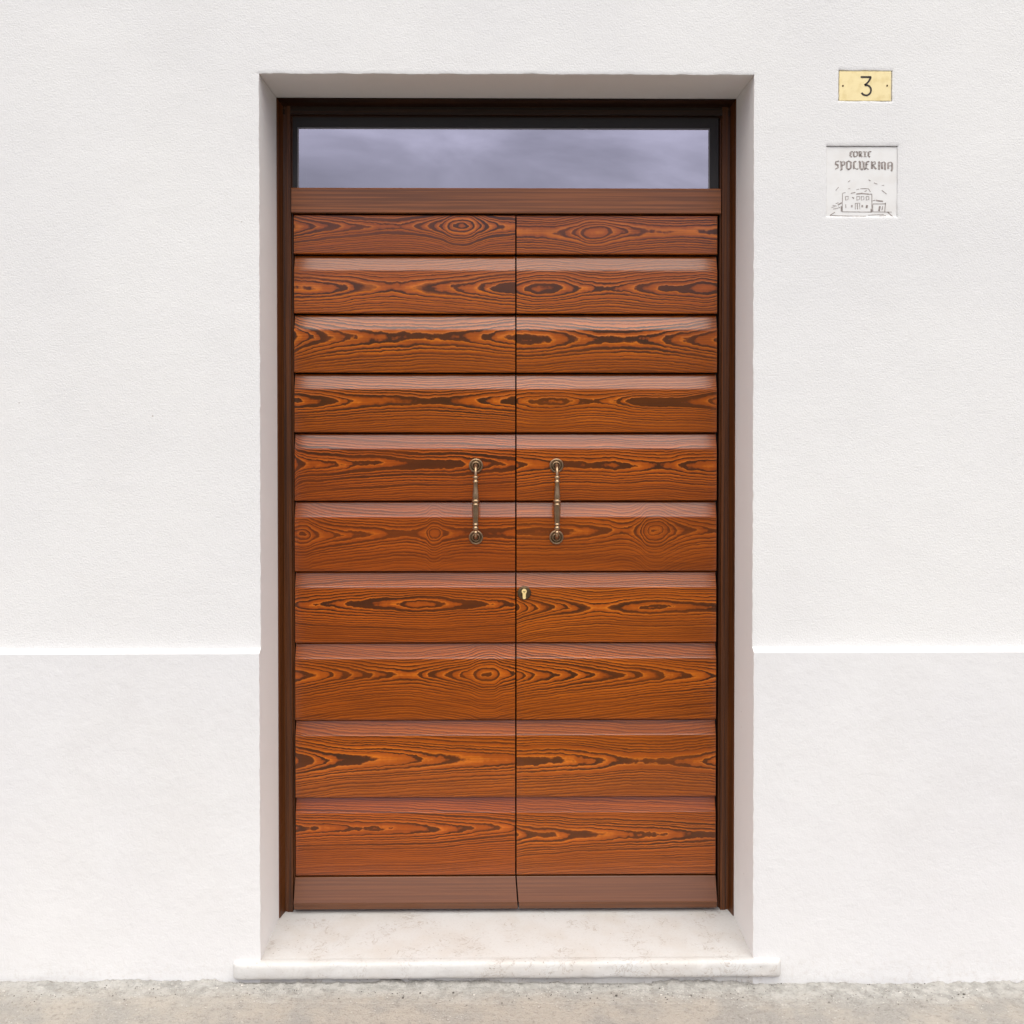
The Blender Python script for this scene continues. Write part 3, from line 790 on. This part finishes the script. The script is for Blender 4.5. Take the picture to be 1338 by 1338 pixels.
for x in (495, 648): ln((x, 985), (x-2, 1018), w=24)
ln((718, 985), (708, 1030), w=27); ln((406, 975), (408, 1030), w=9); ln((545, 1050), (545, 960), (610, 955), (612, 1045), w=9); ln((575, 965), (578, 1048), w=12)
ln((800, 922), (835, 912), w=10); ln((845, 915), (950, 930), w=20); ln((800, 968), (990, 965), w=10); ln((985, 950), (975, 1085), w=12); ln((800, 975), (802, 1078), w=8); ln((792, 1085), (1075, 1088), w=8)
ln((905, 1000), (890, 1075), w=26); ln((945, 1000), (935, 1060), w=14); ln((775, 1040), (778, 1095), w=16)
ln((345, 1000), (345, 1080), w=22); ln((290, 985), (330, 962), (350, 950), w=18); ln((200, 1020), (245, 1010), w=8); ln((215, 990), (270, 1000), w=8); ln((260, 965), (300, 950), w=9); ln((225, 1045), (300, 1030), w=7); ln((300, 1010), (325, 1030), w=10)
ln((175, 1140), (250, 1090), w=10); ln((180, 1140), (440, 1148), (705, 1150), w=10); ln((1015, 1085), (1090, 1155), w=14); ln((730, 1135), (960, 1122), w=7); ln((900, 1145), (990, 1142), w=7)
ln((440, 645), (468, 620), w=10); ln((258, 770), (300, 722), w=9); ln((738, 610), (765, 628), w=11); ln((815, 655), (865, 675), w=10); ln((930, 695), (965, 690), w=6); ln((930, 765), (1000, 820), w=11)
dw.build('farmhouse_drawing', M_engrave, plq)

# ================================================================= GROUND
def gz(x): return -.0665-.0077*max(-1.8, min(1.8, x))
gd = MB()
gx = [-200, -60, -15, -4, -1.8, -.9, 0, .9, 1.8, 4, 15, 60, 200]; gy = [-1.15, -.8, -.4, -.1, .2, 6]
vs = [(x, y, gz(x)+.0000) for y in gy for x in gx]; n = len(gx)
gd.idx(vs, [(j*n+i, j*n+i+1, (j+1)*n+i+1, (j+1)*n+i) for j in range(len(gy)-1) for i in range(n-1)])
g = gd.build('pavement', M_ground); tag(g, kind='structure')
rd = MB(); rd.idx([(x, y, -.19) for y in (-160, -1.25) for x in (-160, 160)], [(0, 1, 3, 2)])
M_road = ground_mat('added_road_asphalt', (.05, .048, .046), (.065, .062, .06), (.08, .078, .075), .5)
tag(rd.build('added_road', M_road), kind='structure')  # unseen asphalt added to give the varnish a dark ground to reflect
ks = MB(); ks.box(-60, 60, -1.25, -1.12, -.30, -.066); tag(ks.build('added_kerb', M_mortar, bevel=.01), kind='structure')  # unseen edging added where the pavement ends, for the varnish reflections
# added, unseen wooded ridge behind the camera, darkening what the varnish mirrors at eye level
hl = MB(); nh, mh = 120, 10; vs = []
for j in range(mh+1):
    for i in range(nh+1):
        x = -170+340*i/nh; y = -45-55*j/mh
        h = math.sin(min(1, j/mh*1.25)*math.pi/2)*(10.5+2.2*n3(x*.03, 1, 1)+1.1*n3(x*.12, 1, 1))+(.7*n3(x*.3, y*.3, 4) if j else 0)
        vs.append((x, y, -.3+h))
hl.idx(vs, [(j*(nh+1)+i, j*(nh+1)+i+1, (j+1)*(nh+1)+i+1, (j+1)*(nh+1)+i) for j in range(mh) for i in range(nh)], 0, True)
def hill_mat():
    m, t, p = mat('added_woodland'); g = t.node('ShaderNodeNewGeometry').outputs['Position']
    t.put(p.inputs['Base Color'], t.ramp(t.noise(g, .6, 5, .7), [(.35, (.018, .03, .012)), (.65, (.05, .075, .028))]))
    p.inputs['Roughness'].default_value = 1; return m
tag(hl.build('added_hills', hill_mat()), kind='structure')
# rough mortar fillet along the foot of the wall
mo = MB(); nx, ny = 900, 30
vs = []
for j in range(ny+1):
    for i in range(nx+1):
        x = -1.9+3.8*i/nx; edge = -.118-.018*n3(x*2.2, 1, 1)-.008*n3(x*11, 1, 1)
        f = j/ny; y = edge+(-.0185-edge)*f
        z = gz(x)+.0012
        z += min(1, f*2)*(.0030+.0022*n3(x*6, y*6, 2)+.0030*n3(x*38, y*38, 2)+.0036*max(0, n3(x*95, y*95, 5)))+.007*f**4*(.5+1.2*n3(x*5, 9, 9)+.9*n3(x*31, 9, 9)+.5*n3(x*90, 9, 9))-(.012*max(0, min(1, n3(x*2.6, 3, 9)*4+.6)) if j >= ny-2 else 0)
        if f == 0: z = gz(x)-.001
        vs.append((x, y, z))
mo.idx(vs, [(j*(nx+1)+i, j*(nx+1)+i+1, (j+1)*(nx+1)+i+1, (j+1)*(nx+1)+i) for j in range(ny) for i in range(nx)], 0, True)
m_ = mo.build('mortar_strip', M_ground); tag(m_, kind='structure')
# loose crumbs of plaster and grit along the wall foot
def crumb(mb, x, y, z, r):
    bm = bmesh.new(); bmesh.ops.create_icosphere(bm, subdivisions=1, radius=r)
    k = random.random()*50
    vs = [(x+v.co.x*(1+.5*n3(v.co.x/r+k, 1, 1)), y+v.co.y*(1+.5*n3(v.co.y/r+k, 2, 1)), z+v.co.z*.6*(1+.5*n3(v.co.z/r+k, 2, 3))) for v in bm.verts]
    mb.idx(vs, [tuple(v.index for v in f.verts) for f in bm.faces]); bm.free()
M_crumb = simple('pale_crumbs', (.60, .57, .53), .9); M_grit = simple('dark_grit', (.09, .08, .07), .9)
cb = MB()
for k in range(2600):
    x = random.uniform(-1.6, 1.7); y = -.022-abs(random.gauss(0, .045))
    if n3(x*3.1, 7, 7) < random.uniform(-.5, .3): continue
    mb_r = random.uniform(.0007, .0021)*(2.0 if random.random() < .05 else 1)
    n0 = len(cb.f); crumb(cb, x, y, gz(x)+.004, mb_r)
    if random.random() < .35:
        for q in range(n0, len(cb.f)): cb.mi[q] = 1
cbo = cb.build('grit', [M_crumb, M_grit]); tag(cbo, 'loose plaster crumbs and grit scattered along the foot of the wall', 'grit', kind='stuff')
